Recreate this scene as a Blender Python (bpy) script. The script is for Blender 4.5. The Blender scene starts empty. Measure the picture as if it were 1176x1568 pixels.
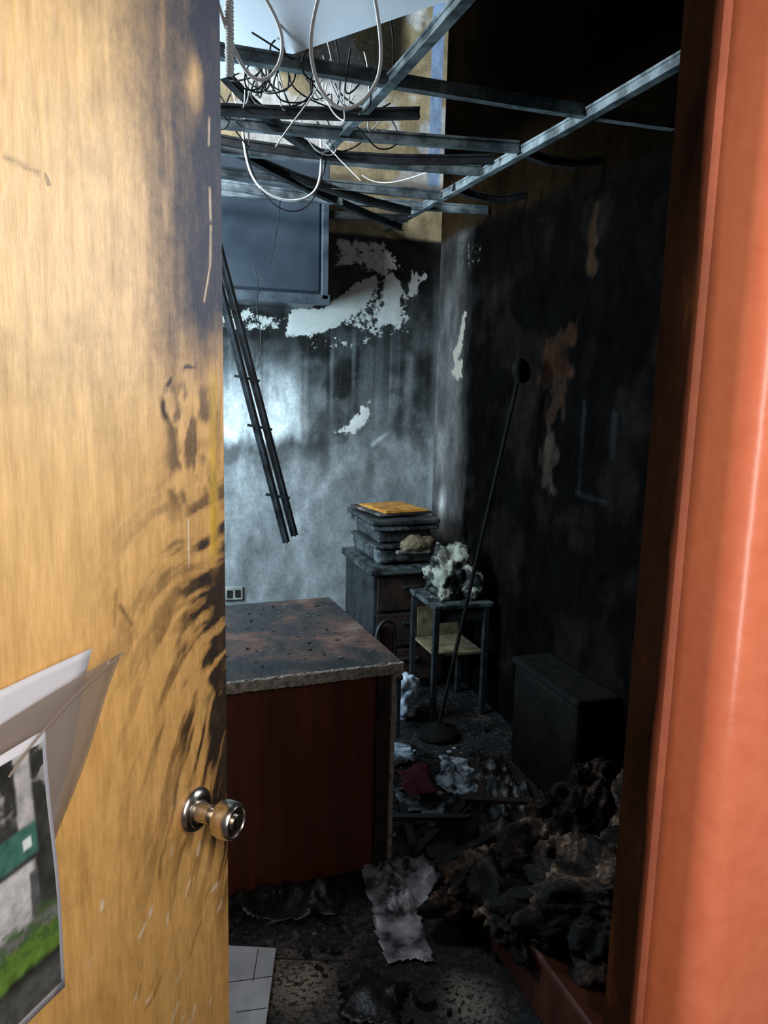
import bpy, bmesh, math, random
import numpy as np
from mathutils import Matrix, Vector, noise, Euler
random.seed(7)
scene=bpy.context.scene
C=bpy.context.collection

# ---------------------------------------------------------------- helpers
def link(o,parent=None):
    C.objects.link(o)
    if parent is not None: o.parent=parent
    return o
def empty(name,loc=(0,0,0),rotz=0):
    e=bpy.data.objects.new(name,None); e.location=loc; e.rotation_euler=(0,0,rotz); e.empty_display_size=.1
    return link(e)
def mesh(name,verts,faces,mat=None,parent=None,smooth=False):
    me=bpy.data.meshes.new(name); me.from_pydata([tuple(v) for v in verts],[],faces); me.update()
    if mat: me.materials.append(mat)
    if smooth:
        for p in me.polygons: p.use_smooth=True
    return link(bpy.data.objects.new(name,me),parent)
def bm_obj(name,bm,mat=None,parent=None,smooth=False):
    me=bpy.data.meshes.new(name); bm.to_mesh(me); bm.free()
    if mat: me.materials.append(mat)
    if smooth:
        for p in me.polygons: p.use_smooth=True
    return link(bpy.data.objects.new(name,me),parent)
def add_box(bm,lo,hi,bev=0.0,rot=None,mi=0):
    lo=Vector(lo);hi=Vector(hi);c=(lo+hi)/2;s=hi-lo
    r=bmesh.ops.create_cube(bm,size=1)
    vs=r['verts']
    bmesh.ops.scale(bm,vec=s,verts=vs)
    if bev>0:
        es=list({e for v in vs for e in v.link_edges})
        rb=bmesh.ops.bevel(bm,geom=es,offset=bev,segments=2,affect='EDGES',profile=.5)
        vs=list({v for v in rb['verts']}|{v for f in rb['faces'] for v in f.verts})
        vs=list({v for v in vs}|{w for v in vs for e in v.link_edges for w in e.verts})
    if rot is not None: bmesh.ops.rotate(bm,cent=(0,0,0),matrix=rot,verts=vs)
    bmesh.ops.translate(bm,vec=c,verts=vs)
    for f in {f for v in vs for f in v.link_faces}: f.material_index=mi
    return vs
def box(name,lo,hi,mat,parent=None,bev=.003):
    bm=bmesh.new(); add_box(bm,lo,hi,bev); return bm_obj(name,bm,mat,parent)
def bar_between(bm,a,b,w,h,roll=0):
    a=Vector(a);b=Vector(b);d=b-a;L=d.length
    q=d.to_track_quat('X','Z').to_matrix().to_4x4()@Matrix.Rotation(roll,4,'X')
    r=bmesh.ops.create_cube(bm,size=1);vs=r['verts']
    bmesh.ops.scale(bm,vec=(L,w,h),verts=vs)
    bmesh.ops.transform(bm,matrix=Matrix.Translation((a+b)/2)@q,verts=vs)
def tbar(bm,a,b,w=.030,h=.036,sag=.012):
    a=Vector(a);b=Vector(b)
    n=6; prev=None
    for i in range(n+1):
        t=i/n; p=a.lerp(b,t)+Vector((0,0,-sag*math.sin(math.pi*t)+random.uniform(-.003,.003)))
        if prev is not None:
            bar_between(bm,prev,p,w,.003)
            bar_between(bm,prev+Vector((0,0,h/2)),p+Vector((0,0,h/2)),.004,h)
            bar_between(bm,prev+Vector((0,0,h)),p+Vector((0,0,h)),.011,.008)
        prev=p
def curve(name,pts,r,mat,parent=None,cyclic=False,smooth=True):
    cu=bpy.data.curves.new(name,'CURVE'); cu.dimensions='3D'; cu.bevel_depth=r; cu.bevel_resolution=3; cu.resolution_u=10
    groups=pts if isinstance(pts[0][0],(tuple,list,Vector)) else [pts]
    for g in groups:
        s=cu.splines.new('NURBS' if smooth else 'POLY'); s.points.add(len(g)-1)
        for i,p in enumerate(g): s.points[i].co=(p[0],p[1],p[2],1)
        if smooth: s.order_u=min(4,len(g)); s.use_endpoint_u=True
        s.use_cyclic_u=cyclic
    cu.materials.append(mat)
    return link(bpy.data.objects.new(name,cu),parent)
def lathe(bm,prof,seg=40,mi=0):
    rings=[]
    for r,h in prof:
        rings.append([bm.verts.new((r*math.cos(2*math.pi*k/seg),r*math.sin(2*math.pi*k/seg),h)) for k in range(seg)])
    for a,b in zip(rings,rings[1:]):
        for k in range(seg):
            bm.faces.new((a[k],a[(k+1)%seg],b[(k+1)%seg],b[k])).material_index=mi
    bm.faces.new(rings[-1]); bm.faces.new(list(reversed(rings[0])))
def vnoise(x,y,seed):
    T=np.random.RandomState(seed).rand(257,257)
    xi=np.floor(x).astype(int);yi=np.floor(y).astype(int);fx=x-xi;fy=y-yi
    fx=fx*fx*(3-2*fx);fy=fy*fy*(3-2*fy)
    a=T[xi%256,yi%256];b=T[(xi+1)%256,yi%256];c=T[xi%256,(yi+1)%256];d=T[(xi+1)%256,(yi+1)%256]
    return (a*(1-fx)+b*fx)*(1-fy)+(c*(1-fx)+d*fx)*fy
def fbm(x,y,seed,oct=5):
    s=0;a=.5;t=0
    for i in range(oct):
        s=s+a*vnoise(x*2**i+seed*3.1,y*2**i+seed*1.7,seed+i);t+=a;a*=.5
    return s/t
def sm(a,b,x):
    t=np.clip((x-a)/(b-a),0,1);return t*t*(3-2*t)
def sdf(px,py,poly):
    P=np.array(poly,float);d=np.full(px.shape,1e9);s=np.ones(px.shape)
    n=len(P);j=n-1
    for i in range(n):
        ex,ey=P[j]-P[i];wx=px-P[i,0];wy=py-P[i,1]
        t=np.clip((wx*ex+wy*ey)/(ex*ex+ey*ey+1e-12),0,1)
        d=np.minimum(d,(wx-ex*t)**2+(wy-ey*t)**2)
        c1=py>=P[i,1];c2=py<P[j,1];c3=ex*wy>ey*wx
        f=(c1&c2&c3)|(~c1&~c2&~c3)
        s=np.where(f,-s,s);j=i
    return s*np.sqrt(d)
def seg_d(px,py,a,b):
    ex=b[0]-a[0];ey=b[1]-a[1];wx=px-a[0];wy=py-a[1]
    t=np.clip((wx*ex+wy*ey)/(ex*ex+ey*ey+1e-12),0,1)
    return np.sqrt((wx-ex*t)**2+(wy-ey*t)**2)
def attr_grid(name,U,V,to3d,attrs,mat,parent=None,flip=False,disp=None):
    nu,nv=len(U),len(V)
    uu,vv=np.meshgrid(U,V,indexing='ij')
    co=np.array(to3d(uu,vv,disp if disp is not None else 0*uu))
    verts=co.reshape(3,-1).T
    idx=np.arange(nu*nv).reshape(nu,nv)
    q=np.stack([idx[:-1,:-1],idx[1:,:-1],idx[1:,1:],idx[:-1,1:]],-1).reshape(-1,4)
    if flip: q=q[:,::-1]
    me=bpy.data.meshes.new(name)
    me.vertices.add(len(verts));me.vertices.foreach_set('co',verts.astype(np.float32).ravel())
    me.loops.add(q.size);me.loops.foreach_set('vertex_index',q.astype(np.int32).ravel())
    me.polygons.add(len(q));me.polygons.foreach_set('loop_start',np.arange(0,q.size,4,dtype=np.int32))
    me.update(calc_edges=True);me.validate()
    for k,a in attrs.items():
        if a.ndim==3:
            at=me.attributes.new(k,'FLOAT_COLOR','POINT')
            c=np.ones((nu*nv,4),np.float32);c[:,:3]=a.reshape(-1,3)
            at.data.foreach_set('color',c.ravel())
        else:
            at=me.attributes.new(k,'FLOAT','POINT');at.data.foreach_set('value',a.astype(np.float32).ravel())
    me.materials.append(mat)
    me.polygons.foreach_set('use_smooth',np.ones(len(q),bool))
    return link(bpy.data.objects.new(name,me),parent)

# ---------------------------------------------------------------- materials
class N:
    def __init__(s,name):
        s.m=bpy.data.materials.new(name);s.m.use_nodes=True;s.t=s.m.node_tree;s.b=s.t.nodes['Principled BSDF'];s.out=s.t.nodes['Material Output']
    def n(s,typ,**k):
        x=s.t.nodes.new(typ)
        for a,b in k.items():
            if a.startswith('_'): setattr(x,a[1:],b)
            else: x.inputs[a.replace('__',' ')].default_value=b
        return x
    def l(s,a,b): s.t.links.new(a,b)
    def coord(s,scale=(1,1,1)):
        c=s.n('ShaderNodeTexCoord');m=s.n('ShaderNodeMapping');m.inputs['Scale'].default_value=scale
        s.l(c.outputs['Object'],m.inputs['Vector']);return m.outputs['Vector']
    def noise(s,scale,detail=5,rough=.6,vec=None,dist=0):
        x=s.n('ShaderNodeTexNoise',Scale=scale,Detail=min(detail,6),Roughness=rough,Distortion=dist)
        s.l(vec if vec is not None else s.coord(),x.inputs['Vector']);return x.outputs['Fac']
    def ramp(s,fac,stops):
        r=s.n('ShaderNodeValToRGB');e=r.color_ramp.elements
        while len(e)<len(stops): e.new(.5)
        for i,(p,c) in enumerate(stops):
            e[i].position=p;e[i].color=(c if len(c)==4 else (*c,1))
        s.l(fac,r.inputs['Fac']);return r.outputs['Color']
    def mix(s,f,a,b,bt='MIX'):
        x=s.n('ShaderNodeMix',_data_type='RGBA',_blend_type=bt)
        for v,k in ((f,0),(a,6),(b,7)):
            if isinstance(v,(int,float)): x.inputs[k].default_value=v
            elif isinstance(v,tuple): x.inputs[k].default_value=(*v,1) if len(v)==3 else v
            else: s.l(v,x.inputs[k])
        return x.outputs[2]
    def math(s,op,a,b=0.,c=None,clamp=False):
        x=s.n('ShaderNodeMath',_operation=op,_use_clamp=clamp)
        for i,v in enumerate((a,b,c)):
            if v is None: continue
            if isinstance(v,(int,float)): x.inputs[i].default_value=v
            else: s.l(v,x.inputs[i])
        return x.outputs[0]
    def bump(s,h,st=.3,d=.01):
        x=s.n('ShaderNodeBump',Strength=st,Distance=d);s.l(h,x.inputs['Height']);s.l(x.outputs['Normal'],s.b.inputs['Normal'])
    def attr(s,name):
        return s.n('ShaderNodeAttribute',_attribute_name=name)
    def fin(s,col=None,rough=None,metal=0,spec=None):
        if col is not None:
            if isinstance(col,tuple): s.b.inputs['Base Color'].default_value=(*col,1)
            else: s.l(col,s.b.inputs['Base Color'])
        if rough is not None:
            if isinstance(rough,(int,float)): s.b.inputs['Roughness'].default_value=rough
            else: s.l(rough,s.b.inputs['Roughness'])
        s.b.inputs['Metallic'].default_value=metal
        if spec is not None: s.b.inputs['Specular IOR Level'].default_value=spec
        return s.m
def simple(name,c1,c2,scale=20,rough=.6,metal=0,bump=.2,lo=.35,hi=.65,bd=.004,stretch=(1,1,1),spec=None):
    k=N(name);v=k.coord(stretch);f=k.noise(scale,6,.65,v)
    c=k.ramp(f,[(lo,c1),(hi,c2)])
    if bump: k.bump(f,bump,bd)
    return k.fin(c,rough,metal,spec)

def wall_mat(name,peelcol,rough,spec,speck):
    k=N(name);t=k.attr('tone').outputs['Color'];p=k.attr('peel').outputs['Fac']
    v=k.coord((1,1,.55))
    n1=k.noise(11,6,.70,v);n2=k.noise(60,5,.7)
    nn=k.noise(28,6,.75)
    tone=k.mix(.65,t,k.ramp(n1,[(.3,(.35,.35,.36)),(.5,(.95,.95,.95)),(.7,(1.7,1.7,1.7))]),'MULTIPLY')
    tone=k.mix(.4,tone,k.ramp(n2,[(.35,(.6,.6,.6)),(.6,(1.25,1.25,1.25))]),'MULTIPLY')
    if speck:
        sp=k.noise(110,2,.5)
        tone=k.mix(k.math('MULTIPLY',k.math('GREATER_THAN',sp,.70),.5),tone,(.5,.5,.48))
        tone=k.mix(k.math('MULTIPLY',k.math('LESS_THAN',k.noise(70,3,.6),.31),.7),tone,(.02,.022,.025))
    m=k.math('ADD',p,k.math('MULTIPLY',k.math('SUBTRACT',nn,.5),2.0))
    m=k.math('MULTIPLY',k.math('SUBTRACT',m,.5),9,clamp=True)
    col=k.mix(m,tone,k.mix(k.math('MULTIPLY',k.noise(22,5),.75),peelcol,tuple(q*.45 for q in peelcol)))
    h=k.math('ADD',k.math('MULTIPLY',n2,.25),k.math('MULTIPLY',m,-.8))
    k.bump(h,.5,.004)
    return k.fin(col,rough,0,spec)
M_back=wall_mat('sooty_plaster',(.88,.88,.84),.42,.5,True)
M_right=wall_mat('charred_plaster',(.42,.38,.32),1.0,.0,False)
M_black=simple('black_soot',(.003,.003,.003),(.010,.009,.008),12,.9,spec=.1)
M_wet=simple('wet_char',(.004,.004,.004),(.022,.020,.020),18,.32,bump=.8,bd=.01)
M_slab=simple('sooty_concrete',(.006,.006,.007),(.03,.028,.026),5,.85,spec=.2)
M_metal=simple('sooty_steel',(.06,.08,.09),(.30,.36,.38),9,.5,.2,lo=.42,hi=.66)
M_metaldark=simple('burnt_steel',(.006,.007,.009),(.035,.04,.045),14,.55,.3)
M_cab=simple('sooty_cabinet_paint',(.035,.05,.066),(.065,.085,.11),3,.42,.1)
M_tile=simple('ceiling_tile_white',(.72,.78,.88),(.84,.89,.95),4,.7)
M_wirew=simple('white_cable_pvc',(.80,.80,.78),(.92,.92,.90),30,.4,bump=0)
M_wireb=simple('black_cable',(.006,.006,.007),(.02,.02,.02),30,.5,bump=0)
M_chrome=N('brushed_steel').fin((.72,.66,.58),.24,1)
M_brass=N('keyway').fin((.35,.3,.25),.3,1)
M_deskw=simple('burnt_mahogany',(.050,.012,.007),(.095,.024,.012),3,.42,stretch=(5,5,.5),bump=.05)
M_darkwood=simple('charred_wood',(.008,.005,.004),(.04,.02,.014),14,.5)
M_edge=simple('chipped_edge',(.10,.09,.08),(.36,.33,.28),60,.8)
M_debris=simple('ash_debris',(.02,.018,.016),(.3,.28,.25),60,.9,lo=.45,hi=.75)
M_white=simple('sooty_plastic_scrap',(.02,.024,.030),(.50,.57,.66),16,.4,lo=.42,hi=.62,bump=.6,bd=.01)
M_paper=simple('scorched_paper',(.03,.024,.02),(.32,.27,.23),9,.75,lo=.45,hi=.68)
M_maroon=simple('maroon_cloth',(.12,.010,.020),(.22,.02,.035),20,.8)
M_folder=simple('orange_folder',(.35,.13,.02),(.80,.38,.06),14,.5)
M_printer=simple('melted_printer_plastic',(.010,.012,.014),(.13,.15,.16),13,.4,bump=.4,bd=.006,lo=.42,hi=.70)
M_shelf=simple('tan_board',(.07,.05,.03),(.22,.17,.095),16,.7)
def foam():
    k=N('burnt_foam');v=k.coord()
    f=k.noise(6,6,.72,v,.8);g=k.noise(40,5,.7)
    c=k.ramp(f,[(.44,(.004,.0035,.003)),(.51,(.020,.012,.009)),(.57,(.075,.042,.028)),(.63,(.22,.14,.095)),(.70,(.62,.51,.40))])
    c=k.mix(.8,c,k.ramp(g,[(.38,(.3,.28,.26)),(.62,(1.4,1.35,1.3))]),'MULTIPLY')
    k.bump(k.math('ADD',k.math('MULTIPLY',f,.6),k.math('MULTIPLY',g,.5)),.9,.014)
    return k.fin(c,.75,0,.2)
M_foam=foam()
def deskt():
    k=N('scorched_desktop')
    f=k.noise(4,6,.62,None,.5);g=k.noise(90,4,.7)
    c=k.ramp(f,[(.40,(.013,.013,.015)),(.49,(.035,.027,.027)),(.57,(.085,.038,.028)),(.70,(.16,.11,.085))])
    c=k.mix(k.math('GREATER_THAN',g,.66),c,(.26,.24,.22))
    k.bump(k.math('ADD',f,k.math('MULTIPLY',g,.5)),.5,.006)
    return k.fin(c,k.ramp(f,[(.3,(.35,)*3),(.6,(.7,)*3)]))
M_desktop=deskt()
def floorm():
    k=N('dirty_floor_tiles')
    v=k.coord()
    br=k.n('ShaderNodeTexBrick',_offset=0.0,Scale=1.0)
    br.inputs['Brick Width'].default_value=.33;br.inputs['Row Height'].default_value=.33;br.inputs['Mortar Size'].default_value=.004
    br.inputs['Color1'].default_value=(.42,.34,.27,1);br.inputs['Color2'].default_value=(.36,.29,.23,1);br.inputs['Mortar'].default_value=(.02,.018,.015,1)
    mp=k.n('ShaderNodeMapping');mp.inputs['Rotation'].default_value=(0,0,.35);k.l(v,mp.inputs['Vector']);k.l(mp.outputs['Vector'],br.inputs['Vector'])
    f=k.noise(5,6,.75,None,.4);g=k.noise(45,6,.7)
    d=k.attr('dirt').outputs['Fac']
    m=k.math('ADD',d,k.math('MULTIPLY',k.math('SUBTRACT',f,.5),1.8),clamp=True)
    dirt=k.ramp(g,[(.38,(.004,.004,.005)),(.55,(.012,.012,.013)),(.72,(.10,.105,.11))])
    c=k.mix(m,k.mix(k.math('GREATER_THAN',k.noise(60,4,.7),.54),br.outputs['Color'],(.05,.035,.025)),dirt)
    k.bump(k.math('ADD',k.math('MULTIPLY',g,.8),k.math('MULTIPLY',m,.4)),1.0,.012)
    return k.fin(c,k.ramp(f,[(.4,(.2,)*3),(.6,(.6,)*3)]))
M_floor=floorm()
def doorm():
    k=N('sooty_orange_door_paint')
    t=k.attr('tone').outputs['Color'];s=k.attr('soot').outputs['Fac']
    v=k.coord((1,1,.12))
    g=k.noise(45,5,.65,v);g2=k.noise(150,4,.7,v)
    t=k.mix(.40,t,k.ramp(g,[(.36,(.66,.56,.40)),(.5,(.98,.96,.9)),(.64,(1.3,1.25,1.15))]),'MULTIPLY')
    t=k.mix(.3,t,k.ramp(g2,[(.36,(.7,.6,.45)),(.6,(1.2,1.2,1.2))]),'MULTIPLY')
    n=k.noise(36,6,.78,k.coord((1,1,.7)))
    m=k.math('ADD',s,k.math('MULTIPLY',k.math('MULTIPLY',k.math('SUBTRACT',n,.5),2.4),k.math('MULTIPLY',k.math('SQRT',s),k.math('SUBTRACT',1.15,s))),clamp=True)
    pt=k.noise(40,2,.5,k.coord((1,1,.7)));pm=k.math('GREATER_THAN',pt,.75)
    m=k.math('MAXIMUM',m,k.math('MULTIPLY',pm,.5))
    c=k.mix(m,t,k.attr('sootcol').outputs['Color'])
    k.bump(k.math('ADD',k.math('MULTIPLY',g,.7),k.math('MULTIPLY',g2,.4)),.5,.005)
    return k.fin(c,k.math('ADD',.36,k.math('MULTIPLY',m,.2)))
M_door=doorm()
def jambm():
    k=N('terracotta_frame_paint')
    c=k.n('ShaderNodeTexCoord');sp=k.n('ShaderNodeSeparateXYZ');k.l(c.outputs['Object'],sp.inputs[0])
    n=k.noise(8,5,.65,k.coord((1,1,.3)));g=k.noise(60,5,.6)
    y=k.math('ADD',sp.outputs['Y'],k.math('MULTIPLY',k.math('SUBTRACT',n,.5),.03))
    m=k.math('DIVIDE',k.math('SUBTRACT',y,.456),.022,clamp=True)
    base=k.ramp(g,[(.3,(.50,.135,.068)),(.7,(.56,.165,.088))])
    soot=k.ramp(n,[(.35,(.006,.004,.004)),(.55,(.025,.013,.009)),(.72,(.14,.065,.025))])
    k.bump(g,.15,.002)
    k.l(k.math('MULTIPLY',k.math('SUBTRACT',1.0,m),.5),k.b.inputs['Specular IOR Level'])
    return k.fin(k.mix(m,base,soot),k.math('ADD',.27,k.math('MULTIPLY',m,.6)))
M_jamb=jambm()

# ---------------------------------------------------------------- room shell
XL,XR,YB,YF=-1.3,1.79,4.3,.51
U=np.concatenate([np.arange(XL,.3,.05),np.arange(.3,XR+.011,.01)]);V=np.arange(0,3.761,.01)
x,z=np.meshgrid(U,V,indexing='ij')
n1=fbm(x*3,z*3,3);n2=fbm(x*9,z*3.5,11);n3=fbm(x*25,z*4,21);n4=fbm(x*14,z*14,23)
low=sm(1.6,1.2,z)
g=.026+.040*sm(2.35,2.0,z)+.08*sm(1.95,1.5,z)+.14*sm(1.5,1.1,z)
g=g*((.35+1.3*n2)*(1-.45*low)+.45*low)
g=g*(1-.75*sm(.46,.64,fbm(x*5,z*4.5,29))*sm(1.0,1.6,z))
g=g*(1-.45*sm(.5,.65,fbm(x*11,z*9,37))*sm(.7,1.4,z))
clean_glow=np.exp(-(((x-.70)/.27)**6))*sm(1.28,1.38,z+.10*(n3-.5))*sm(1.84,1.70,z+.12*(n3-.5))*(.45+1.0*n3)
g=g+.70*np.clip(clean_glow,0,1)*(.20+.8*sm(1.80,1.5,z+.3*(n1-.5)))  # cleaned plaster, with the bright glow on it painted into the tone
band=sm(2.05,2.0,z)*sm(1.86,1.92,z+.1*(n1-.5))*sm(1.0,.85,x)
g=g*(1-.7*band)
for a,b,w,s in [((1.05,1.0),(1.25,1.22),.03,.12),((.95,.75),(1.05,1.1),.02,.1),((1.35,.8),(1.5,1.3),.03,.08),((1.6,1.3),(1.62,1.8),.03,.12),((.9,.8),(1.0,.95),.02,.1),((1.4,1.3),(1.48,1.36),.012,.35),((.6,.9),(.62,1.2),.02,.1)]:
    g=g+s*np.exp(-(seg_d(x,z,a,b)/w)**2)*(.4+n3)
st=vnoise(x*40,z*0+3,5);g=g+.08*sm(.68,.9,st)*sm(1.3,1.7,z)*sm(2.0,1.8,z)*n2*2
st=vnoise(x*55,z*0+9,6);g=g*(1-.4*sm(.6,.85,st)*sm(1.2,1.7,z+.5*(n1-.5))*sm(2.1,1.9,z))
g=g+.08*sm(1.74,1.78,x)*sm(2.3,2.0,z)
up=sm(2.46,2.485,z)
beige=np.stack([.44+.14*n1,.36+.12*n1,.21+.08*n1],-1)*(.5+.8*n4)[...,None]
pale=np.clip(sm(.44,.52,fbm(x*5,z*5,31))*sm(2.66,2.84,z),0,1)[...,None]
beige=beige*(1-pale)+np.array([.70,.71,.68])*pale
sk=(sm(3.22,3.32,z+.1*(n1-.5))*sm(1.62,1.5,x))[...,None];beige=beige*(1-.95*sk)
cs=(sm(1.69,1.695,x)*sm(1.77,1.765,x)*sm(2.75,2.78,z))[...,None];beige=beige*(1-cs)+np.array([.35,.5,.75])*cs
bl_=(sm(2.66,2.70,z)*sm(2.80,2.76,z)*.6)[...,None];beige=beige*(1-bl_)+np.array([.06,.05,.035])*bl_
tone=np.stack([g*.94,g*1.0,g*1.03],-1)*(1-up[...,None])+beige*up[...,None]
pp=np.full(x.shape,-1.)
def patch(poly,st=1.0,w=.05):
    global pp
    pp=np.maximum(pp,np.clip(.5-sdf(x,z,poly)/w,-1,1.0)*st)
patch([(.88,1.90),(.91,2.05),(1.10,2.06),(1.27,2.20),(1.41,2.27),(1.37,2.12),(1.18,1.97),(1.03,1.91)],1.15,.05)
patch([(1.40,1.98),(1.44,2.10),(1.43,2.22),(1.49,2.30),(1.55,2.22),(1.56,1.99)],1.0)
patch([(1.15,2.28),(1.16,2.45),(1.45,2.44),(1.56,2.30),(1.42,2.24),(1.28,2.30)],.74,.06)
patch([(1.67,2.25),(1.68,2.29),(1.71,2.29),(1.71,2.25)],1.1,.03)
patch([(1.58,2.12),(1.60,2.32),(1.67,2.28),(1.66,2.15)],.75)
patch([(1.15,1.37),(1.25,1.42),(1.33,1.52),(1.38,1.56),(1.37,1.44),(1.29,1.36)],.85,.05)
patch([(.5,1.9),(.5,2.04),(.62,2.05),(.90,2.0),(.84,1.93)],.58)
patch([(1.10,1.98),(1.2,2.18),(1.42,2.25),(1.6,2.2),(1.62,1.95),(1.38,1.90)],.53,.08)
patch([(1.0,1.80),(1.0,1.9),(1.4,1.97),(1.4,1.85)],.34,.06)
pp=pp*(1-up)-up
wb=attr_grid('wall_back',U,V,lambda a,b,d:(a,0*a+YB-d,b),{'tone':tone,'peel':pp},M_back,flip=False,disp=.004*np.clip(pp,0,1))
mod=wb.modifiers.new('thick','SOLIDIFY');mod.thickness=.1;mod.offset=-1
U=np.arange(YF,YB+.011,.0125);V=np.arange(0,3.761,.0125)
y,z=np.meshgrid(U,V,indexing='ij')
n1=fbm(y*3,z*3,43);n2=fbm(y*10,z*3.5,51);n3=fbm(y*25,z*12,61)
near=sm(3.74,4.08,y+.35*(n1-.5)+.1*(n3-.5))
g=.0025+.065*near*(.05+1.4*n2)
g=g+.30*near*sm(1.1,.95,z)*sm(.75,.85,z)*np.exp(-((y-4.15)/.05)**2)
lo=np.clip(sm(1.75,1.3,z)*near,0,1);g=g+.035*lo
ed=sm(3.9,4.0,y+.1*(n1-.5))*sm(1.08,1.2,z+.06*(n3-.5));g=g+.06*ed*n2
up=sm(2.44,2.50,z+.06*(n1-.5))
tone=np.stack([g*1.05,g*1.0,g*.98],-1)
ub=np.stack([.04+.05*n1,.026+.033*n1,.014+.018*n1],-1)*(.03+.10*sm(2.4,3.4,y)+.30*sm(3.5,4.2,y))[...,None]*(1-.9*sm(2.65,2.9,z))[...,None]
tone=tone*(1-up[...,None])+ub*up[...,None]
def tp(poly,col,w=.02,amp=.16):
    global tone
    m=sm(w,-w,sdf(y,z,poly)+amp*(n1-.5)+amp*(n3-.5))[...,None]*(.15+1.2*n2)[...,None]
    m=np.clip(m,0,1);tone=tone*(1-m)+np.array(col)*m
tp([(2.72,2.12),(2.71,2.36),(2.75,2.36),(2.77,2.12)],(.030,.017,.010))
tp([(2.86,1.74),(2.82,1.93),(2.92,1.93),(3.08,1.82),(3.06,1.70)],(.026,.013,.008))
tp([(2.95,1.22),(2.9,1.4),(2.98,1.48),(3.03,1.25)],(.030,.023,.018))
tp([(2.93,1.5),(2.92,1.66),(2.97,1.68),(2.99,1.5)],(.022,.013,.009))
tp([(2.5,1.38),(2.5,1.56),(2.53,1.57),(2.53,1.38)],(.012,.012,.013),.01,.03)
tp([(2.72,1.22),(2.72,1.6),(2.735,1.6),(2.735,1.22)],(.014,.014,.016),.008,.02)
tp([(2.5,1.20),(2.5,1.215),(2.75,1.23),(2.75,1.215)],(.014,.014,.016),.008,.02)
blob=sm(.52,.68,fbm(y*4,z*4,71))[...,None]*.004*(.4+n3)[...,None]*(z<2.4)[...,None];tone=tone+blob*np.array([1,.8,.7])
pp=np.full(y.shape,-1.)
def patch(poly,st=1.0,w=.05):
    global pp
    pp=np.maximum(pp,np.clip(.5-sdf(y,z,poly)/w,-1,1.0)*st)
patch([(4.03,1.74),(3.95,1.84),(3.90,2.05),(3.95,2.05),(4.0,1.9),(4.07,1.84)],1.0,.05)
patch([(3.93,1.70),(3.93,1.8),(4.02,1.79),(4.08,1.72),(4.0,1.68)],.95,.05)
patch([(3.75,2.25),(3.75,2.42),(4.1,2.42),(4.1,2.3)],.36)
patch([(4.2,1.2),(4.2,2.3),(4.3,2.3),(4.3,1.2)],.3)
pp=pp*(1-up)-up
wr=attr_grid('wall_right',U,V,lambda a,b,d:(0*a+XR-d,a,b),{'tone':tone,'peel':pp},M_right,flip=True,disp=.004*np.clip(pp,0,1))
mod=wr.modifiers.new('thick','SOLIDIFY');mod.thickness=.1;mod.offset=-1
U=np.arange(XL-.2,2.0,.02);V=np.arange(-1.2,4.4,.02)
x,y=np.meshgrid(U,V,indexing='ij')
dm=1.10-1.0*np.exp(-(((x-.42)/.11)**2+((y-1.84)/.11)**2))-.75*np.exp(-(((x-.86)/.08)**2+((y-1.64)/.11)**2))
dm=np.where(y<.5,.3,dm)
fl=attr_grid('floor',U,V,lambda a,b,d:(a,b,d),{'dirt':dm},M_floor,disp=.006*(fbm(x*8,y*8,77)-.5)*(y>.55))
box('ceiling',(XL-.1,.43,3.76),(XR+.1,YB+.1,3.9),M_slab,bev=0)
bm=bmesh.new()
add_box(bm,(XL-.1,.43,0),(XL,YB,1.0));add_box(bm,(XL-.1,.43,2.3),(XL,YB,3.76));add_box(bm,(XL-.1,.43,1.0),(XL,2.4,2.3));add_box(bm,(XL-.1,3.9,1.0),(XL,YB,2.3))
bm_obj('wall_left',bm,M_slab)
bm=bmesh.new()
for a,b in [((XL-.08,2.4,1.0),(XL-.02,2.45,2.3)),((XL-.08,3.85,1.0),(XL-.02,3.9,2.3)),((XL-.08,2.45,1.0),(XL-.02,3.85,1.05)),((XL-.08,2.45,2.25),(XL-.02,3.85,2.3)),((XL-.07,3.13,1.05),(XL-.03,3.17,2.25))]:
    add_box(bm,a,b,.004)
bm_obj('window_1',bm,M_metal)
bm=bmesh.new()
add_box(bm,(.47,.43,0),(XR+.1,YF,3.76));add_box(bm,(XL-.1,.43,0),(-.57,YF,3.76));add_box(bm,(-.57,.43,2.32),(.47,YF,3.76))
bm_obj('wall_front',bm,M_black)
def arc(cx,cy,r,a0,a1,n=8): return [(cx+r*math.cos(math.radians(a0+(a1-a0)*i/n)),cy+r*math.sin(math.radians(a0+(a1-a0)*i/n))) for i in range(n+1)]
R_=.022
prof=[(.398,.512)]+[(.398,.470),(.402,.466)]+arc(.402+R_,.411+R_,R_,180,270)+arc(.488,.419,.008,270,360)+[(.496,.445),(.496,.512)]
vs=[];fs=[];n=len(prof)
for zz in (0,2.32):
    vs+=[(a,b,zz) for a,b in prof]
for i in range(n):
    j=(i+1)%n;fs.append((i,j,n+j,n+i))
fs.append(tuple(range(n,2*n)))
fr=empty('door_frame')
def autosm(o,ang=35):
    for p in o.data.polygons: p.use_smooth=True
    m=o.modifiers.new('e','EDGE_SPLIT');m.split_angle=math.radians(ang)
autosm(mesh('jamb_right',vs,fs,M_jamb,fr))
vs2=[(-.098-a,b,zz) for a,b,zz in vs]
mesh('jamb_left',vs2,[tuple(reversed(f)) for f in fs],M_jamb,fr)
box('head',(-.59,.42,2.27),(.496,.512,2.34),M_jamb,fr,.006)

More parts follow.
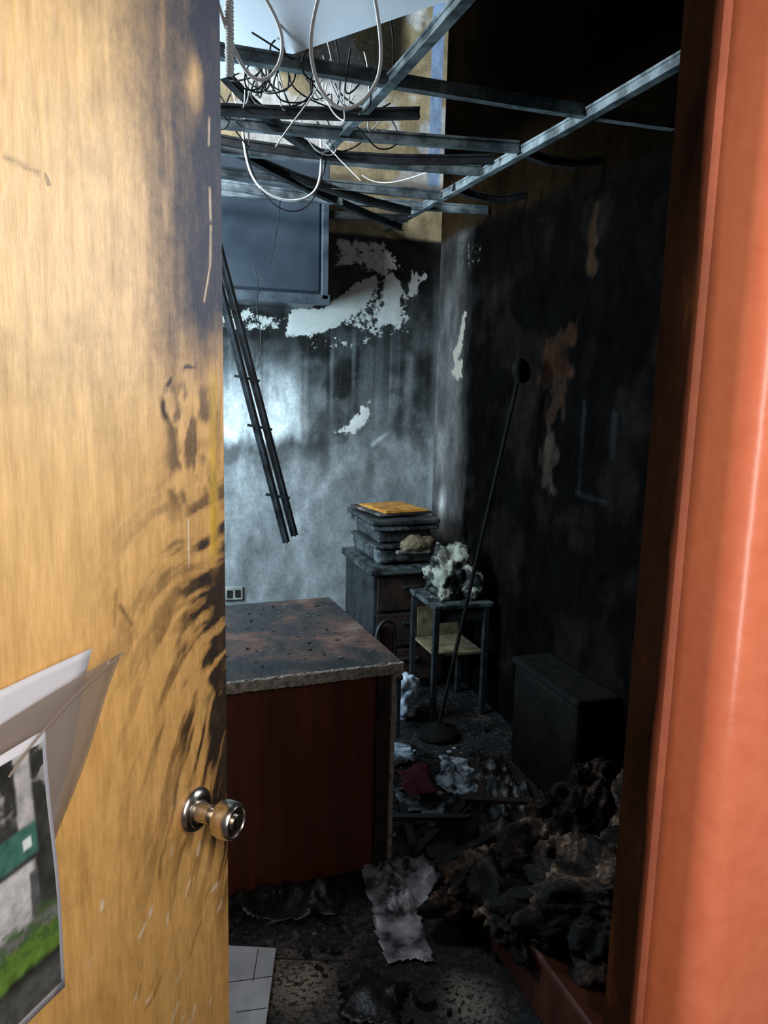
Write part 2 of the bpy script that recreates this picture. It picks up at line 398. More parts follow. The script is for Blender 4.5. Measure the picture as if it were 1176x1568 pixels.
# ---------------------------------------------------------------- door
ANG=math.atan2(.65,.62)
door=empty('door_1',(-.487,.485,0),ANG)
DW=.913;DH=2.25
U=np.concatenate([np.arange(0,.45,.02),np.arange(.45,DW+.0015,.0025)]);U[-1]=DW
V=np.concatenate([np.arange(.012,.5,.02),np.arange(.5,DH,.0035)])
t,z=np.meshgrid(U,V,indexing='ij')
n1=fbm(t*6,z*2,81);n2=fbm(t*18,z*3,91);n3=fbm(t*45,z*5,101);n4=fbm(t*30,z*30,111)
wa=fbm(t*9,z*9,131)-.5;wc=fbm(t*9+50,z*9,133)-.5
tone=np.stack([.74+.08*n1,.42+.07*n1,.14+.04*n1],-1)
pal=(sm(1.15,1.7,z)*sm(.95,.6,t-.1*sm(1.6,2.2,z)))[...,None];tone=tone*(1-.5*pal)+np.array([.84,.66,.38])*.5*pal
brn=(sm(1.2,.6,z)*.40)[...,None];tone=tone*(1-brn)+np.array([.58,.29,.085])*brn
e=DW-t
wid=.20+.09*sm(1.75,2.2,z)+.05*(n1-.5)
s=sm(1.05,.25,e/wid)*sm(1.56,1.74,z+.12*(n2-.5))
s=np.maximum(s,.85*sm(2.0,2.20,z+.15*e)*sm(.55,.05,e))
s=s*(.80+.5*n2)
s=s*(1-.85*np.exp(-(((t-.858)/.016)**2+((z-2.02)/.035)**2))*(.3+n4*1.4))
s=s*(1-.4*sm(.5,.8,n3)*sm(.05,.12,e))
tw=t+.035*wa;zw=z+.05*wc
rr=np.hypot(tw-.93,zw-1.10);th=np.arctan2(zw-1.10,-(tw-.93))
strk=fbm(rr*55,th*3.0,141,5)
ang=.42;pe=(tw*math.cos(ang)-zw*math.sin(ang)*.9);al=(tw*math.sin(ang)+zw*math.cos(ang))
strk2=fbm(pe*70,al*7,151,5)
up_=sm(1.12,1.24,z)
tex=strk*up_+strk2*(1-up_)
env=np.clip(sm(.30,.0,e+.10*(n1-.5))*sm(.70,1.05,z)*sm(1.66,1.40,z),0,1)
env2=np.clip(np.exp(-((rr-.30)/.07)**2)*sm(1.2,1.28,z)*sm(.30,.18,e),0,1)
sm2=env*(.26+1.0*sm(.42,.66,tex))*.85
sm2=np.maximum(sm2,env2*sm(.42,.66,tex)*.5)
d=np.abs(np.hypot((tw-.85)*.95,(zw-1.605)*1.0)-.055)
sm2=np.maximum(sm2,.85*np.exp(-(d/.006)**2)*sm(1.56,1.60,z)*(.2+1.2*sm(.35,.6,n4)))
bl=sm(.07,.045,np.abs(t-.845))*sm(1.40,1.50,z)*sm(1.66,1.62,z)
sm2=np.maximum(sm2,bl*(.15+.68*sm(.42,.60,fbm(t*45,z*22,161))))
dk=sm(.095,.0,e+.05*(n2-.5))*sm(.62,1.05,z)*sm(1.66,1.25,z);sm2=np.maximum(sm2,1.0*dk*(.55+.9*sm(.35,.6,tex)))
rs=np.random.RandomState(4)
for i in range(40):
    a=(rs.uniform(.68,.90),rs.uniform(.72,1.36));L=rs.uniform(.015,.07);an=rs.uniform(.7,1.4)
    b=(a[0]+L*math.cos(an),a[1]+L*math.sin(an))
    sm2=np.maximum(sm2,rs.uniform(.2,.6)*np.exp(-(seg_d(tw,zw,a,b)/rs.uniform(.002,.005))**2)*sm(.35,.6,n4))
sm2=np.maximum(sm2,.75*np.exp(-(seg_d(t,z,(.695,1.36),(.715,1.33))/.004)**2))
sm2=np.maximum(sm2,.45*np.exp(-(seg_d(t,z,(.56,1.855),(.60,1.85))/.003)**2))
sm2=np.maximum(sm2,.30*sm(.32,.05,e)*sm(.55,1.3,z)*sm(1.75,1.2,z)*n1*1.6)
sm2=np.maximum(sm2,.14*sm(.45,.65,fbm(t*8,z*8,171)))
soot=np.clip(np.maximum(s,sm2),0,1)
sc=np.zeros(t.shape+(3,));k=sm(1.56,1.70,z)[...,None]
sc=np.array([.10,.045,.013])*(1-k)+np.array([.026,.031,.056])*k
kk=(sm(.6,1.,soot)*(1-k[...,0]))[...,None];sc=sc*(1-.85*kk)+np.array([.012,.008,.006])*.85*kk
yl=(sm(.016,.004,np.abs(e-.024-.012*(n2-.5)))*sm(1.34,1.42,z)*sm(1.68,1.62,z)*(.2+1.2*n3));yl=np.clip(yl,0,1)[...,None]
tone=tone*(1-yl)+np.array([.66,.42,.04])*yl;soot=soot*(1-.85*yl[...,0])
dr=np.zeros(t.shape)
for a,b,w in [((.888,1.99),(.886,1.955),.0016),((.887,1.90),(.888,1.86),.002),((.888,1.85),(.886,1.80),.0022),((.886,1.80),(.872,1.75),.0014),((.83,1.45),(.83,1.38),.001)]:
    dr=np.maximum(dr,np.exp(-(seg_d(t,z,a,b)/w)**2)*(.3+n4))
for i in range(34):
    a=(rs.uniform(.60,.9),rs.uniform(.55,.98)**1.1);dr=np.maximum(dr,.8*np.exp(-(seg_d(t,z,a,(a[0]+rs.uniform(0,.016),a[1]+rs.uniform(0,.02)))/rs.uniform(.0012,.0035))**2)*sm(.3,.6,n4))
dr=np.clip(dr,0,1)[...,None];tone=tone*(1-dr)+np.array([.85,.8,.7])*dr;soot=soot*(1-.95*dr[...,0])
attr_grid('outer_face',U,V,lambda a,b,d:(a,-d,b),{'tone':tone,'soot':soot,'sootcol':sc},M_door,door,disp=0*t)
M_dside=simple('door_side',(.02,.012,.008),(.09,.04,.02),20,.6)
box('core',(0,.0015,.012),(DW,.04,DH),M_dside,door,.001)
kn=bmesh.new()
lathe(kn,[(.0,0),(.034,0),(.0345,.003),(.033,.006),(.029,.010),(.024,.012),(.0235,.013)],48)
lathe(kn,[(.0175,.011),(.0150,.018),(.0135,.026),(.0145,.034),(.0205,.042),(.0262,.048),(.0280,.056),(.0278,.066),(.0262,.074),(.0235,.077),(.0215,.0765),(.0205,.0745),(.0120,.0745)],48)
lathe(kn,[(.0118,.070),(.0118,.0775),(.0105,.0785),(.0020,.0785)],32,1)
add_box(kn,(-.001,-.006,.0775),(.001,.006,.0792),0,mi=2)
ko=bm_obj('knob',kn,M_chrome,door,True);ko.data.materials.append(M_brass);ko.data.materials.append(M_wireb)
ko.location=(.832,0,1.012);ko.rotation_euler=(math.radians(90),0,0)
ko.modifiers.new('e','EDGE_SPLIT').split_angle=math.radians(40)
# notice: printed photograph in a plastic sleeve
ph=empty('paper_notice_sleeve',(-.487,.485,0),ANG)
k_=N('printed_photograph');k_.fin(k_.attr('tone').outputs['Color'],.3);M_photo=k_.m
M_sheet=simple('white_paper',(.60,.58,.62),(.74,.72,.75),3,.5,bump=0)
def plastic():
    k=N('clear_plastic_sleeve');k.b.inputs['Alpha'].default_value=.5
    return k.fin((.32,.25,.20),.12)
M_plast=plastic()
def sheet(name,corners,mat,y0,parent,curl=.01,nx=14,nz=20,th=.0006):
    vs=[];fs=[]
    a,b,c,d=[Vector(q) for q in corners]
    for i in range(nx+1):
        for j in range(nz+1):
            u=i/nx;v=j/nz
            p=(a.lerp(b,u)).lerp(d.lerp(c,u),v)
            off=y0-curl*(u**2)*(.4+.6*v)-.002*math.sin(u*5+v*7)
            vs.append((p.x,min(off,-.001),p.y))
    for i in range(nx):
        for j in range(nz):
            k=i*(nz+1)+j;fs.append((k,k+nz+1,k+nz+2,k+1))
    o=mesh(name,vs,fs,mat,parent,True);m=o.modifiers.new('s','SOLIDIFY');m.thickness=th;return o
sheet('back_sheet',[(.34,1.10),(.575,1.13),(.635,1.325),(.33,1.30)],M_sheet,-.004,ph,.010)
sheet('sleeve',[(.33,1.06),(.565,1.115),(.668,1.312),(.34,1.25)],M_plast,-.010,ph,.018)
sheet('white_border',[(.33,.915),(.562,.935),(.549,1.262),(.33,1.235)],M_sheet,-.026,ph,.004)
U=np.linspace(0,1,120);V=np.linspace(0,1,170)
u,v=np.meshgrid(U,V,indexing='ij')
m1=fbm(u*9,v*12,201);m2=fbm(u*30,v*40,203);m3=fbm(u*5,v*5,205)
q=np.stack([.10*m1,.10*m1,.09*m1],-1)*.9
def pt(mask,col):
    global q
    mask=np.clip(mask,0,1)[...,None];q=q*(1-mask)+np.array(col)*mask*(.5+m2[...,None])
pt(sm(.5,.6,m1)*sm(.75,.82,v),(.32,.30,.30))
pt(sm(.84,.86,u+.05*m1)*sm(.93,.91,u)*sm(.7,.75,v),(.45,.43,.42))
pt(sm(.60,.62,v)*sm(.74,.72,v)*sm(.93,.91,u),(.06,.16,.13))
pt(sm(.03,.02,np.abs(u-.86))*sm(.64,.65,v)*sm(.69,.68,v),(.7,.75,.72))
pt(sm(.33,.35,v)*sm(.60,.58,v)*sm(.95,.90,u+.1*m3),(.55,.54,.55))
pt(sm(.36,.38,v)*sm(.56,.54,v)*sm(.03,.02,np.abs(u-.88)),(.1,.1,.1))
pt(sm(.26,.30,v)*sm(.38,.34,v),(.18,.18,.17))
pt(sm(.14,.18,v+.08*(m1-.5))*sm(.32,.27,v+.12*(m1-.5)),(.13,.24,.04))
pt(sm(.5,.62,m2)*sm(.2,.25,v)*sm(.45,.35,v)*.8,(.05,.10,.03))
pt(sm(.16,.10,v),(.09,.09,.085))
def ph3(a,b,d):
    xx=.33+a*((.556+(.543-.556)*b)-.33);zz=(.925+a*.022)+b*((1.228+a*.022)-(.925+a*.022))
    return (xx,-.0275-.004*a**2*(.4+.6*b)-.002*np.sin(a*5+b*7),zz)
attr_grid('photograph',U,V,ph3,{'tone':q},M_photo,ph)
curve('sleeve_rim',[(.50,-.030,1.23),(.54,-.033,1.268),(.60,-.032,1.295),(.668,-.030,1.312)],.0016,M_plast,ph)

# ---------------------------------------------------------------- ceiling grid
bm=bmesh.new()
Z=2.5
for a,b in [((1.42,.55,Z),(1.44,4.28,Z)),((.76,.55,Z+.02),(.77,3.0,Z)),
            ((-.9,2.30,Z+.03),(1.77,2.28,Z)),((-.9,2.97,Z+.01),(1.42,2.70,Z)),((-.9,3.25,Z),(1.42,3.02,Z)),
            ((-.9,3.9,Z),(1.77,3.66,Z)),((-.2,3.42,Z),(1.42,3.45,Z-.01)),((-.9,3.65,Z+.05),(1.0,3.6,Z-.04))]:
    tbar(bm,a,b)
bm_obj('ceiling_grid',bm,M_metal)
bm=bmesh.new()
for a,b in [((-.3,2.76,Z),(.95,2.50,Z)),((.2,3.0,Z+.06),(1.42,3.95,Z-.06)),((.3,2.6,Z+.1),(.75,3.0,Z-.02)),((1.42,3.3,Z),(1.78,3.3,Z)),((1.42,2.7,Z),(1.78,2.7,Z)),((.2,3.3,2.62),(1.3,3.5,2.42)),((.3,3.1,2.52),(1.40,2.86,2.50)),((.3,4.0,2.52),(1.42,3.86,2.47))]:
    tbar(bm,a,b,.03,.03,.03)
bm_obj('broken_ceiling_bars',bm,M_metaldark)
bm=bmesh.new()
a=Vector((.30,3.42,2.56));b=Vector((.725,3.42,.93))
for off in (-.018,.020):
    o=Vector((off,0,0)); tb_=b+Vector((0,0,.02 if off>0 else -.01))
    bar_between(bm,a+o,tb_+o,.006,.034);bar_between(bm,a+o+Vector((0,-.012,0)),tb_+o+Vector((0,-.012,0)),.022,.006)
for k in (.37,.55,.68,.87):
    p=a.lerp(b,k);bar_between(bm,p+Vector((-.06,-.01,.005)),p+Vector((.05,-.01,-.015)),.006,.012)
bm_obj('fallen_ceiling_bar',bm,simple('fallen_bar_steel',(.006,.008,.010),(.05,.065,.08),12,.45,.3))
A=Vector((.37,2.48,2.55));B=Vector((.82,1.78,2.55));D=Vector((-.28,-.40,.42))
A0=A+(A-B)*.12
vs=[A0,B,B+D,A0+D]; up=Vector((.01,.014,.012)); vs+= [v+up for v in vs]
mesh('ceiling_tile',vs,[(3,2,1,0),(4,5,6,7),(0,1,5,4),(1,2,6,5),(2,3,7,6),(3,0,4,7)],M_tile)
curve('white_cable',[[(.22,2.0,2.60),(.26,2.0,2.47),(.29,2.0,2.40),(.33,2.0,2.355),(.375,2.0,2.37),(.41,2.0,2.44),(.39,2.0,2.51),(.33,2.0,2.58)],
 [(.49,1.9,2.60),(.44,1.9,2.47),(.445,1.9,2.36),(.49,1.9,2.295),(.54,1.9,2.285),(.60,1.9,2.33),(.635,1.9,2.42),(.59,1.9,2.58)],
 [(.45,3,2.58),(.46,3,2.44),(.50,3,2.35),(.60,3,2.31),(.72,3,2.33),(.76,3,2.42),(.74,3,2.60)]],.0046,M_wirew)
sp=[(.272+.009*math.cos(i*1.1),2.0+.009*math.sin(i*1.1),2.60-.0012*i+.0) for i in range(200)]
curve('spiral_cable',sp,.0028,M_wirew,None,False,False)
ws=[]
R=random.Random(3)
for i in range(30):
    x0=R.uniform(.3,.75);y0=R.uniform(2.25,2.9);x1=x0+R.uniform(-.15,.28);dz=R.uniform(-.02,.10)
    ws.append([(x0,y0,2.58),(x0+(x1-x0)*.2+R.uniform(-.09,.09),y0,2.54-dz*.7),((x0+x1)/2+R.uniform(-.1,.1),y0+.05,2.52-dz),(x1-R.uniform(-.08,.08),y0+.08,2.54-dz*.5),(x1,y0+.1,2.58)])
for i in range(10):
    x0=R.uniform(.35,.8);y0=R.uniform(2.2,2.6);x1=x0+R.uniform(.0,.2)
    ws.append([(x0,y0,2.68),(x0+.05,y0,2.55),(x0+R.uniform(0,.15),y0+.1,2.46-R.uniform(0,.12)),(x1,y0+.3,2.6)])
curve('hanging_wires',ws[:7]+ws[30:35]+[[(.60,2.3,2.56),(.57,2.32,2.46),(.50,2.35,2.40),(.46,2.4,2.33)],[(.72,2.9,2.52),(.80,2.9,2.45),(.86,2.85,2.38)],[(1.0,3.3,2.52),(1.1,3.3,2.46),(1.2,3.25,2.52),(1.35,3.1,2.56)]],.0022,M_wirew)
curve('hanging_wires_dark',ws[7:30]+ws[35:]+[[(.62,3.8,2.2),(.66,3.8,2.1),(.60,3.75,2.0),(.66,3.7,1.85),(.62,3.7,1.7)],[(.75,3.8,2.5),(.73,3.8,2.3),(.70,3.8,2.2)],[(.45,3,2.58),(.47,3,2.42),(.54,3,2.30),(.64,3,2.27),(.72,3,2.31),(.77,3,2.44),(.78,3,2.60)]],.0026,M_wireb)

wc=empty('wall_cabinet')
box('body',(.0,3.90,2.05),(1.0,4.29,2.74),M_cab,wc,.006)
box('door_panel',(.0,3.885,2.10),(.965,3.90,2.74),M_cab,wc,.004)
M_rail=simple('cabinet_rail',(.04,.055,.07),(.13,.16,.19),9,.4,.2)
box('bottom_rail',(-.02,3.87,2.035),(1.02,3.92,2.085),M_rail,wc,.004)
box('side_rail',(.975,3.87,2.06),(1.01,3.92,2.74),M_rail,wc,.004)
so=empty('wall_outlet')
M_pl=simple('outlet_plate',(.16,.17,.16),(.42,.43,.40),14,.4)
box('plate',(.53,4.285,.415),(.635,4.30,.492),M_pl,so,.004)
bm=bmesh.new()
for cx in (.56,.605):
    add_box(bm,(cx-.015,4.279,.432),(cx+.015,4.286,.475),.002)
bm_obj('sockets',bm,M_wireb,so)

# ---------------------------------------------------------------- desk
dk=empty('desk',(.855,2.25,0),math.radians(2.5))
DWD=1.4;DD=.82
bm=bmesh.new();add_box(bm,(-DWD,0,.715),(0,DD,.75),.003)
bm_obj('top',bm,M_desktop,dk)
vs=[];fs=[];n=160
for i in range(n+1):
    xx=-DWD+DWD*i/n;j=random.uniform(-.0012,.0012)
    vs+=[(xx,-.003+j,.714+random.uniform(-.003,.001)),(xx,-.003+j,.747+random.uniform(-.002,.002)),(xx,.004+random.uniform(-.001,.003),.7512)]
for i in range(n):
    k=i*3;fs+=[(k,k+3,k+4,k+1),(k+1,k+4,k+5,k+2)]
mesh('chipped_edge_band',vs,fs,M_edge,dk)
box('modesty_panel',(-DWD+.05,.05,.0),(-.075,.07,.714),M_deskw,dk,.002)
box('side_panel_right',(-.075,.03,0),(-.022,DD-.03,.714),M_darkwood,dk,.003)
box('side_trim',(-.030,.018,0),(-.016,.032,.714),M_edge,dk,.001)
box('side_panel_left',(-DWD+.02,.03,0),(-DWD+.06,DD-.03,.714),M_darkwood,dk,.003)
EXC=[(.84,1.56,1.20,2.16),(1.57,1.8,2.3,2.9),(1.27,1.52,3.05,3.30),(1.18,1.8,3.26,4.3),(-.6,.88,2.22,3.12),(.62,1.0,1.76,2.4),(.18,.4,1.7,2.08),(.98,1.3,3.18,3.32)]
def chips(name,area,num,smin,smax,mat,parent=None,z0=0,seed=1,exc=()):
    R=random.Random(seed);bm=bmesh.new()
    for i in range(num):
        x=R.uniform(area[0],area[1]);y=R.uniform(area[2],area[3]);s=smin+(smax-smin)*R.random()**3
        if any(a-s<x<b+s and c-s<y<d+s for a,b,c,d in exc): continue
        k=R.randint(4,6);hh=s*R.uniform(.1,.5);a0=R.random()*6
        tlt=R.uniform(-.3,.3)
        top=[];bot=[]
        for q in range(k):
            an=a0+2*math.pi*q/k;r=s*R.uniform(.45,1)
            px,py=r*math.cos(an),r*math.sin(an)
            top.append(bm.verts.new((x+px*.9,y+py*.9,z0+hh+abs(tlt*px))));bot.append(bm.verts.new((x+px,y+py,z0)))
        bm.faces.new(top)
        for q in range(k): bm.faces.new((bot[q],bot[(q+1)%k],top[(q+1)%k],top[q]))
    return bm_obj(name,bm,mat,parent)
chips('ash_bits',(-1.3,-.03,.05,.78),300,.002,.009,M_debris,dk,.7505,3)
chips('char_flakes',(-1.3,-.03,.05,.78),120,.003,.011,M_darkwood,dk,.7505,4)

# ---------------------------------------------------------------- cabinet, printer, small table
fc=empty('filing_cabinet')
box('body',(1.24,3.74,.03),(1.66,4.27,.66),M_metaldark,fc,.006)
box('top_board',(1.21,3.70,.66),(1.69,4.28,.70),M_printer,fc,.008)
for i,zz in enumerate((.06,.26,.46)):
    box('drawer_%d'%i,(1.26,3.725,zz),(1.64,3.742,zz+.18),M_darkwood,fc,.004)
    box('handle_%d'%i,(1.40,3.708,zz+.12),(1.50,3.724,zz+.135),M_metaldark,fc,.003)
box('feet',(1.26,3.76,0),(1.64,4.25,.03),M_metaldark,fc,.002)
pr=empty('printer')
def lump(bm,co,rad,sub=3,amp=.2,freq=3,seed=0):
    r=bmesh.ops.create_icosphere(bm,subdivisions=sub,radius=1)
    for v in r['verts']:
        p=v.co.normalized();q=Vector((p.x*rad[0],p.y*rad[1],p.z*rad[2]))
        n=noise.turbulence(q*freq+Vector((seed,seed*2,0)),5,True)
        n2=noise.fractal(q*freq*3+Vector((seed,0,5)),1,2,4)
        v.co=Vector(co)+q*(1-amp+amp*1.8*n+amp*.4*n2)
def melt(o,amp=.01,freq=14,sub=5):
    m=o.modifiers.new('sub','SUBSURF');m.subdivision_type='SIMPLE';m.levels=sub;m.render_levels=sub
    tx=bpy.data.textures.new('melt','CLOUDS');tx.noise_scale=1/freq;tx.noise_depth=4
    d=o.modifiers.new('d','DISPLACE');d.texture=tx;d.strength=amp;d.texture_coords='GLOBAL'
M_char=simple('charred_plastic',(.008,.009,.010),(.06,.065,.07),10,.35,bump=.5,bd=.008)
melt(box('lower_body',(1.26,3.75,.715),(1.59,4.19,.79),M_printer,pr,.015),.020,11)
melt(box('middle_tray',(1.24,3.73,.795),(1.60,4.2,.815),M_char,pr,.006),.016,11)
melt(box('upper_body',(1.27,3.77,.82),(1.57,4.19,.885),M_char,pr,.012),.022,11)
melt(box('scanner_body',(1.23,3.73,.89),(1.60,4.2,.915),M_printer,pr,.008),.012,10)
melt(box('scanner_lid',(1.22,3.72,.922),(1.60,4.21,.948),M_char,pr,.008),.010,10)
box('output_tray',(1.36,3.715,.765),(1.55,3.80,.785),M_paper,pr,.006)
bm=bmesh.new();lump(bm,(1.49,3.745,.81),(.12,.045,.055),5,.25,7,3);bm_obj('molten_plastic',bm,M_shelf,pr,True)
fo=empty('orange_folder',(1.42,3.98,.972),.15)
box('cover',(-.13,-.17,.0),(.14,.17,.008),M_folder,fo,.003)
box('flap',(-.12,-.16,.0085),(.10,.10,.013),M_folder,fo,.002)
box('sheets',(-.165,-.17,-.012),(.155,.20,-.001),M_paper,fo,.001)
tb=empty('side_table')
box('top',(1.42,3.33,.565),(1.74,3.68,.59),M_printer,tb,.005)
for i,(a,b) in enumerate([(1.435,3.345),(1.705,3.345),(1.435,3.645),(1.705,3.645)]):
    box('leg_%d'%(i+1),(a-.014,b-.014,0),(a+.014,b+.014,.565),M_metaldark,tb,.002)
box('apron',(1.45,3.34,.50),(1.69,3.352,.565),M_metaldark,tb,.002)
box('shelf',(1.44,3.35,.32),(1.70,3.64,.335),M_shelf,tb,.002)
box('back_board',(1.45,3.63,.335),(1.69,3.64,.50),M_shelf,tb,.002)
M_lump=simple('melted_white_plastic',(.006,.006,.006),(.30,.31,.25),8,.6,lo=.50,hi=.56,bump=.6,bd=.02)
bm=bmesh.new();lump(bm,(1.56,3.50,.69),(.14,.11,.16),5,.35,6,9);lump(bm,(1.66,3.45,.65),(.09,.09,.09),4,.35,6,5)
for v in bm.verts: v.co.z=max(v.co.z,.592)
bm_obj('melted_plastic_bucket',bm,M_lump,None,True)
ch=empty('chair')
curve('back_frame',[(1.10,3.25,.30),(1.09,3.25,.48),(1.11,3.26,.55),(1.17,3.27,.57),(1.20,3.27,.52),(1.20,3.27,.30)],.009,M_metaldark,ch)
box('backrest',(1.11,3.262,.36),(1.19,3.28,.53),M_darkwood,ch,.01)
box('seat',(1.0,3.2,.28),(1.22,3.30,.31),M_darkwood,ch,.01)
for i,(a,b) in enumerate([(1.03,3.215),(1.20,3.215),(1.03,3.285),(1.20,3.285)]): box('leg_%d'%i,(a-.01,b-.01,0),(a+.01,b+.01,.28),M_metaldark,ch,.002)

fl_=empty('pedestal_fan')
curve('pole',[(1.39,3.17,.04),(1.66,3.05,1.70)],.009,M_black,fl_,smooth=False)
bm=bmesh.new();lathe(bm,[(.0,-.02),(.04,-.02),(.052,-.01),(.055,.0),(.052,.012),(.03,.022),(.01,.024)],32)
o=bm_obj('round_head',bm,M_black,fl_,True);o.location=(1.665,3.04,1.72);o.rotation_euler=(math.radians(80),0,.5)
bm=bmesh.new();lathe(bm,[(.0,0),(.10,0),(.105,.012),(.09,.03),(.04,.045),(.02,.06)],40);o=bm_obj('base',bm,M_black,fl_,True);o.location=(1.39,3.17,.004)

# ---------------------------------------------------------------- floor clutter
def crumple(name,poly,mat,h=.05,seed=0,z0=.008,freq=7,res=.012,parent=None):
    xs=[p[0] for p in poly];ys=[p[1] for p in poly]
    U=np.arange(min(xs)-.02,max(xs)+.02,res);V=np.arange(min(ys)-.02,max(ys)+.02,res)
    x,y=np.meshgrid(U,V,indexing='ij')
    d=sdf(x,y,poly)+.06*(fbm(x*9,y*9,seed+7)-.5)
    vs=[];idx={};fs=[]
    for i in range(len(U)):
        for j in range(len(V)):
            if d[i,j]<0:
                p=Vector((U[i]*freq+seed,V[j]*freq*.7,seed*.7))
                r=abs(noise.noise(p))*.9+abs(noise.noise(p*2.3+Vector((3,1,0))))*.5+abs(noise.noise(p*5))*.25
                r=1-min(r*1.6,1)
                idx[(i,j)]=len(vs)
                ed=min(1,-d[i,j]/.05)
                vs.append((U[i]+.02*noise.noise(p*1.5),V[j]+.02*noise.noise(p*1.5+Vector((9,9,9))),z0+h*(.25+.75*ed)*r*r))
    for (i,j),k in idx.items():
        q=[(i,j),(i+1,j),(i+1,j+1),(i,j+1)]
        if all(a in idx for a in q): fs.append([idx[a] for a in q])
    o=mesh(name,vs,fs,mat,parent,True);m=o.modifiers.new('s','SOLIDIFY');m.thickness=.0012;m.offset=1
    return o
M_sheetdirty=simple('dirty_plastic_sheet',(.04,.036,.04),(.48,.47,.52),8,.38,lo=.42,hi=.62,bump=.4,bd=.01)
deb=empty('fire_debris')
crumple('plastic_sheet',[(.74,2.37),(.93,2.32),(1.02,2.17),(.84,2.0),(.82,1.78),(.66,1.85),(.72,2.1)],M_sheetdirty,.075,2,freq=6,res=.008,parent=deb)
crumple('scorched_cloth',[(.95,2.45),(1.25,2.5),(1.4,2.3),(1.3,2.18),(1.02,2.18)],M_paper,.10,5,parent=deb)
crumple('torn_paper_a',[(1.00,2.34),(1.14,2.40),(1.14,2.50),(1.02,2.48)],M_white,.06,3,z0=.06,parent=deb)
crumple('torn_paper_b',[(1.20,2.56),(1.36,2.62),(1.42,2.90),(1.32,2.98),(1.22,2.80)],M_white,.05,11,res=.009,parent=deb)
crumple('torn_paper_c',[(1.00,2.54),(1.10,2.56),(1.12,2.74),(1.02,2.74)],M_white,.04,15,parent=deb)
crumple('torn_paper_d',[(1.03,2.94),(1.20,2.94),(1.24,3.12),(1.06,3.14)],M_white,.05,8,res=.009,parent=deb)
crumple('maroon_rag',[(1.04,2.62),(1.20,2.66),(1.24,2.90),(1.05,2.88)],M_maroon,.03,18,z0=.025,parent=deb)
crumple('charred_rubbish_a',[(.2,2.26),(.35,2.12),(.60,2.08),(.70,2.26),(.5,2.27)],M_wet,.09,21,parent=deb)
crumple('charred_rubbish_b',[(.92,2.5),(1.2,2.54),(1.5,2.2),(1.56,2.8),(1.45,2.85),(1.2,2.6)],M_wet,.12,25,parent=deb)
crumple('charred_rubbish_c',[(.50,1.70),(.62,1.60),(.72,1.76),(.62,1.86)],M_wet,.04,31,parent=deb)
chips('pale_rubble',(.15,1.7,1.4,3.6),1500,.003,.013,M_debris,deb,.0,5,EXC)
chips('paper_scraps',(.9,1.5,2.2,3.4),140,.01,.03,M_white,deb,.0,9,EXC)
chips('charcoal_rubble',(.15,1.7,1.4,3.6),1500,.006,.04,M_wet,deb,.0,6,EXC)
bm=bmesh.new()
for a,b in [((.92,2.28,.03),(1.25,2.48,.10)),((1.0,2.6,.03),(.93,2.3,.05)),((1.2,2.45,.10),(1.4,2.30,.14)),((1.1,2.22,.06),(1.35,2.6,.08)),((.95,2.19,.03),(1.2,2.22,.09)),((.9,2.55,.02),(1.15,2.30,.12))]:
    bar_between(bm,a,b,.03,.015)
bm_obj('charred_planks',bm,M_darkwood,deb)
bm=bmesh.new();lump(bm,(1.30,3.42,.10),(.10,.10,.13),5,.4,6,13)
for v in bm.verts: v.co.z=max(v.co.z,.006)
bm_obj('plastic_bag',bm,simple('white_bag',(.16,.20,.26),(.62,.70,.80),12,.3,lo=.4,hi=.6,bump=.6,bd=.01),None,True)
M_gt=simple('grey_tile',(.30,.32,.34),(.52,.54,.57),8,.4)
lt=empty('loose_floor_tile')
mesh('slab',[(.20,1.72,.006),(.30,1.70,.006),(.385,1.99,.006),(.23,2.05,.006),(.20,1.72,.016),(.30,1.70,.016),(.385,1.99,.016),(.23,2.05,.016)],[(3,2,1,0),(4,5,6,7),(0,1,5,4),(1,2,6,5),(2,3,7,6),(3,0,4,7)],M_gt,lt)
bm=bmesh.new()
for a,b in [((.22,1.90,.0165),(.355,1.885,.0165)),((.30,1.88,.0165),(.335,2.0,.0165)),((.24,1.79,.0165),(.32,1.78,.0165))]: bar_between(bm,a,b,.002,.001)
bm_obj('grooves',bm,M_wireb,lt)
tr=empty('storage_box')
box('body',(1.60,2.35,0),(1.78,2.85,.46),M_black,tr,.02)
box('lid',(1.59,2.34,.46),(1.785,2.86,.49),M_black,tr,.012)

# ---------------------------------------------------------------- burnt armchair
ac=empty('burnt_armchair')
box('wood_base',(.98,1.25,.03),(1.52,1.80,.20),M_deskw,ac,.01)
for i,(a,b) in enumerate([(1.0,1.27),(1.5,1.27),(1.0,1.78),(1.5,1.78)]): box('foot_%d'%i,(a-.018,b-.018,0),(a+.018,b+.018,.04),M_darkwood,ac,.003)
def drape(bm,co,rad,sub,amp,freq,seed):
    r=bmesh.ops.create_icosphere(bm,subdivisions=sub,radius=1)
    for v in r['verts']:
        p=v.co.normalized();q=Vector((p.x*rad[0],p.y*rad[1],p.z*rad[2]))
        w=Vector((q.x,q.y,q.z*.8))*freq+Vector((seed,seed*1.3,0))
        w=w+Vector((noise.noise(w*1.1),noise.noise(w*1.1+Vector((5,2,1))),noise.noise(w*1.1+Vector((1,7,3)))))*.5
        bil=abs(noise.noise(w))*1.9; fine=noise.turbulence(w*2.5,4,True)
        k=1-amp+amp*(.8*bil+.55*fine)+.05*noise.noise(w*7)
        v.co=Vector(co)+q*max(k,.3)
bm=bmesh.new()
drape(bm,(1.25,1.56,.27),(.35,.32,.14),6,.42,5,1)
drape(bm,(1.06,1.94,.12),(.21,.16,.14),6,.5,7,12)
drape(bm,(1.40,1.98,.21),(.23,.15,.27),6,.40,5,21)
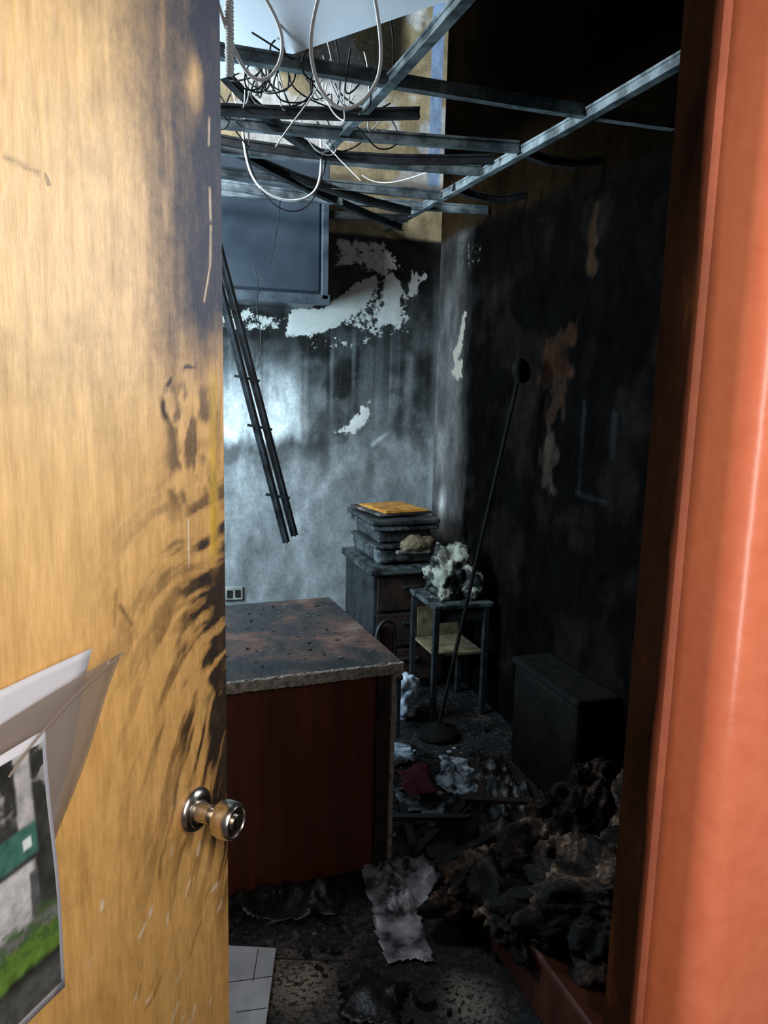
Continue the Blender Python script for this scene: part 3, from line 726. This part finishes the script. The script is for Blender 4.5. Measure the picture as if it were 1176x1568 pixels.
drape(bm,(1.52,1.76,.29),(.13,.27,.22),6,.42,6,31)
drape(bm,(1.20,1.86,.17),(.19,.18,.17),6,.5,6,51)
drape(bm,(.98,1.72,.20),(.10,.20,.09),5,.5,9,61)
bm_obj('foam_seat',bm,M_foam,ac,True)
# ---------------------------------------------------------------- lights
def area(name,loc,target,size,e,col,sy=None,spread=None):
    l=bpy.data.lights.new(name,'AREA');l.energy=e;l.color=col;l.size=size
    if sy: l.shape='RECTANGLE';l.size_y=sy
    if spread: l.spread=math.radians(spread)
    o=bpy.data.objects.new(name,l);o.location=loc;o.rotation_euler=(Vector(target)-Vector(loc)).to_track_quat('-Z','Y').to_euler()
    return link(o)
area('hall_lamp',(.35,-.75,2.35),(0,1.0,1.3),.45,20,(1,.94,.86))
area('corridor_fill',(.10,-.35,1.75),(.35,2.0,1.6),.10,8.0,(1,.91,.86),1.2)  # added fill without a fixture; tall strip for the jamb edge highlight
area('door_glare_fill',(1.70,1.02,2.05),(-.05,.95,1.85),.5,3.8,(.86,.92,1.0),.9,80)  # added unseen light inside the room, aimed to make the door's glare
area('window_light',(-1.0,3.15,1.75),(.9,4.3,1.45),.9,108,(.62,.86,1.0))
area('upper_wall_fill',(-.7,2.6,3.3),(1.4,4.3,2.9),.6,75,(.86,.93,1.0))  # added fill below the closed ceiling, brightens the upper back wall and grid
w=bpy.data.worlds.new('w');scene.world=w;w.use_nodes=True;w.node_tree.nodes['Background'].inputs[0].default_value=(.6,.75,1,1);w.node_tree.nodes['Background'].inputs[1].default_value=.05
cam=bpy.data.cameras.new('camera');co=bpy.data.objects.new('camera',cam);link(co)
cam.sensor_fit='VERTICAL';cam.sensor_height=36;cam.lens=36*1178/1568;cam.clip_start=.02
co.matrix_world=Matrix.Translation((0,0,1.64))@Matrix.Rotation(math.radians(-19),4,'Z')@Matrix.Rotation(math.radians(90-9.3),4,'X')@Matrix.Rotation(math.radians(1.4),4,'Z')
scene.camera=co
scene.view_settings.view_transform='Standard'
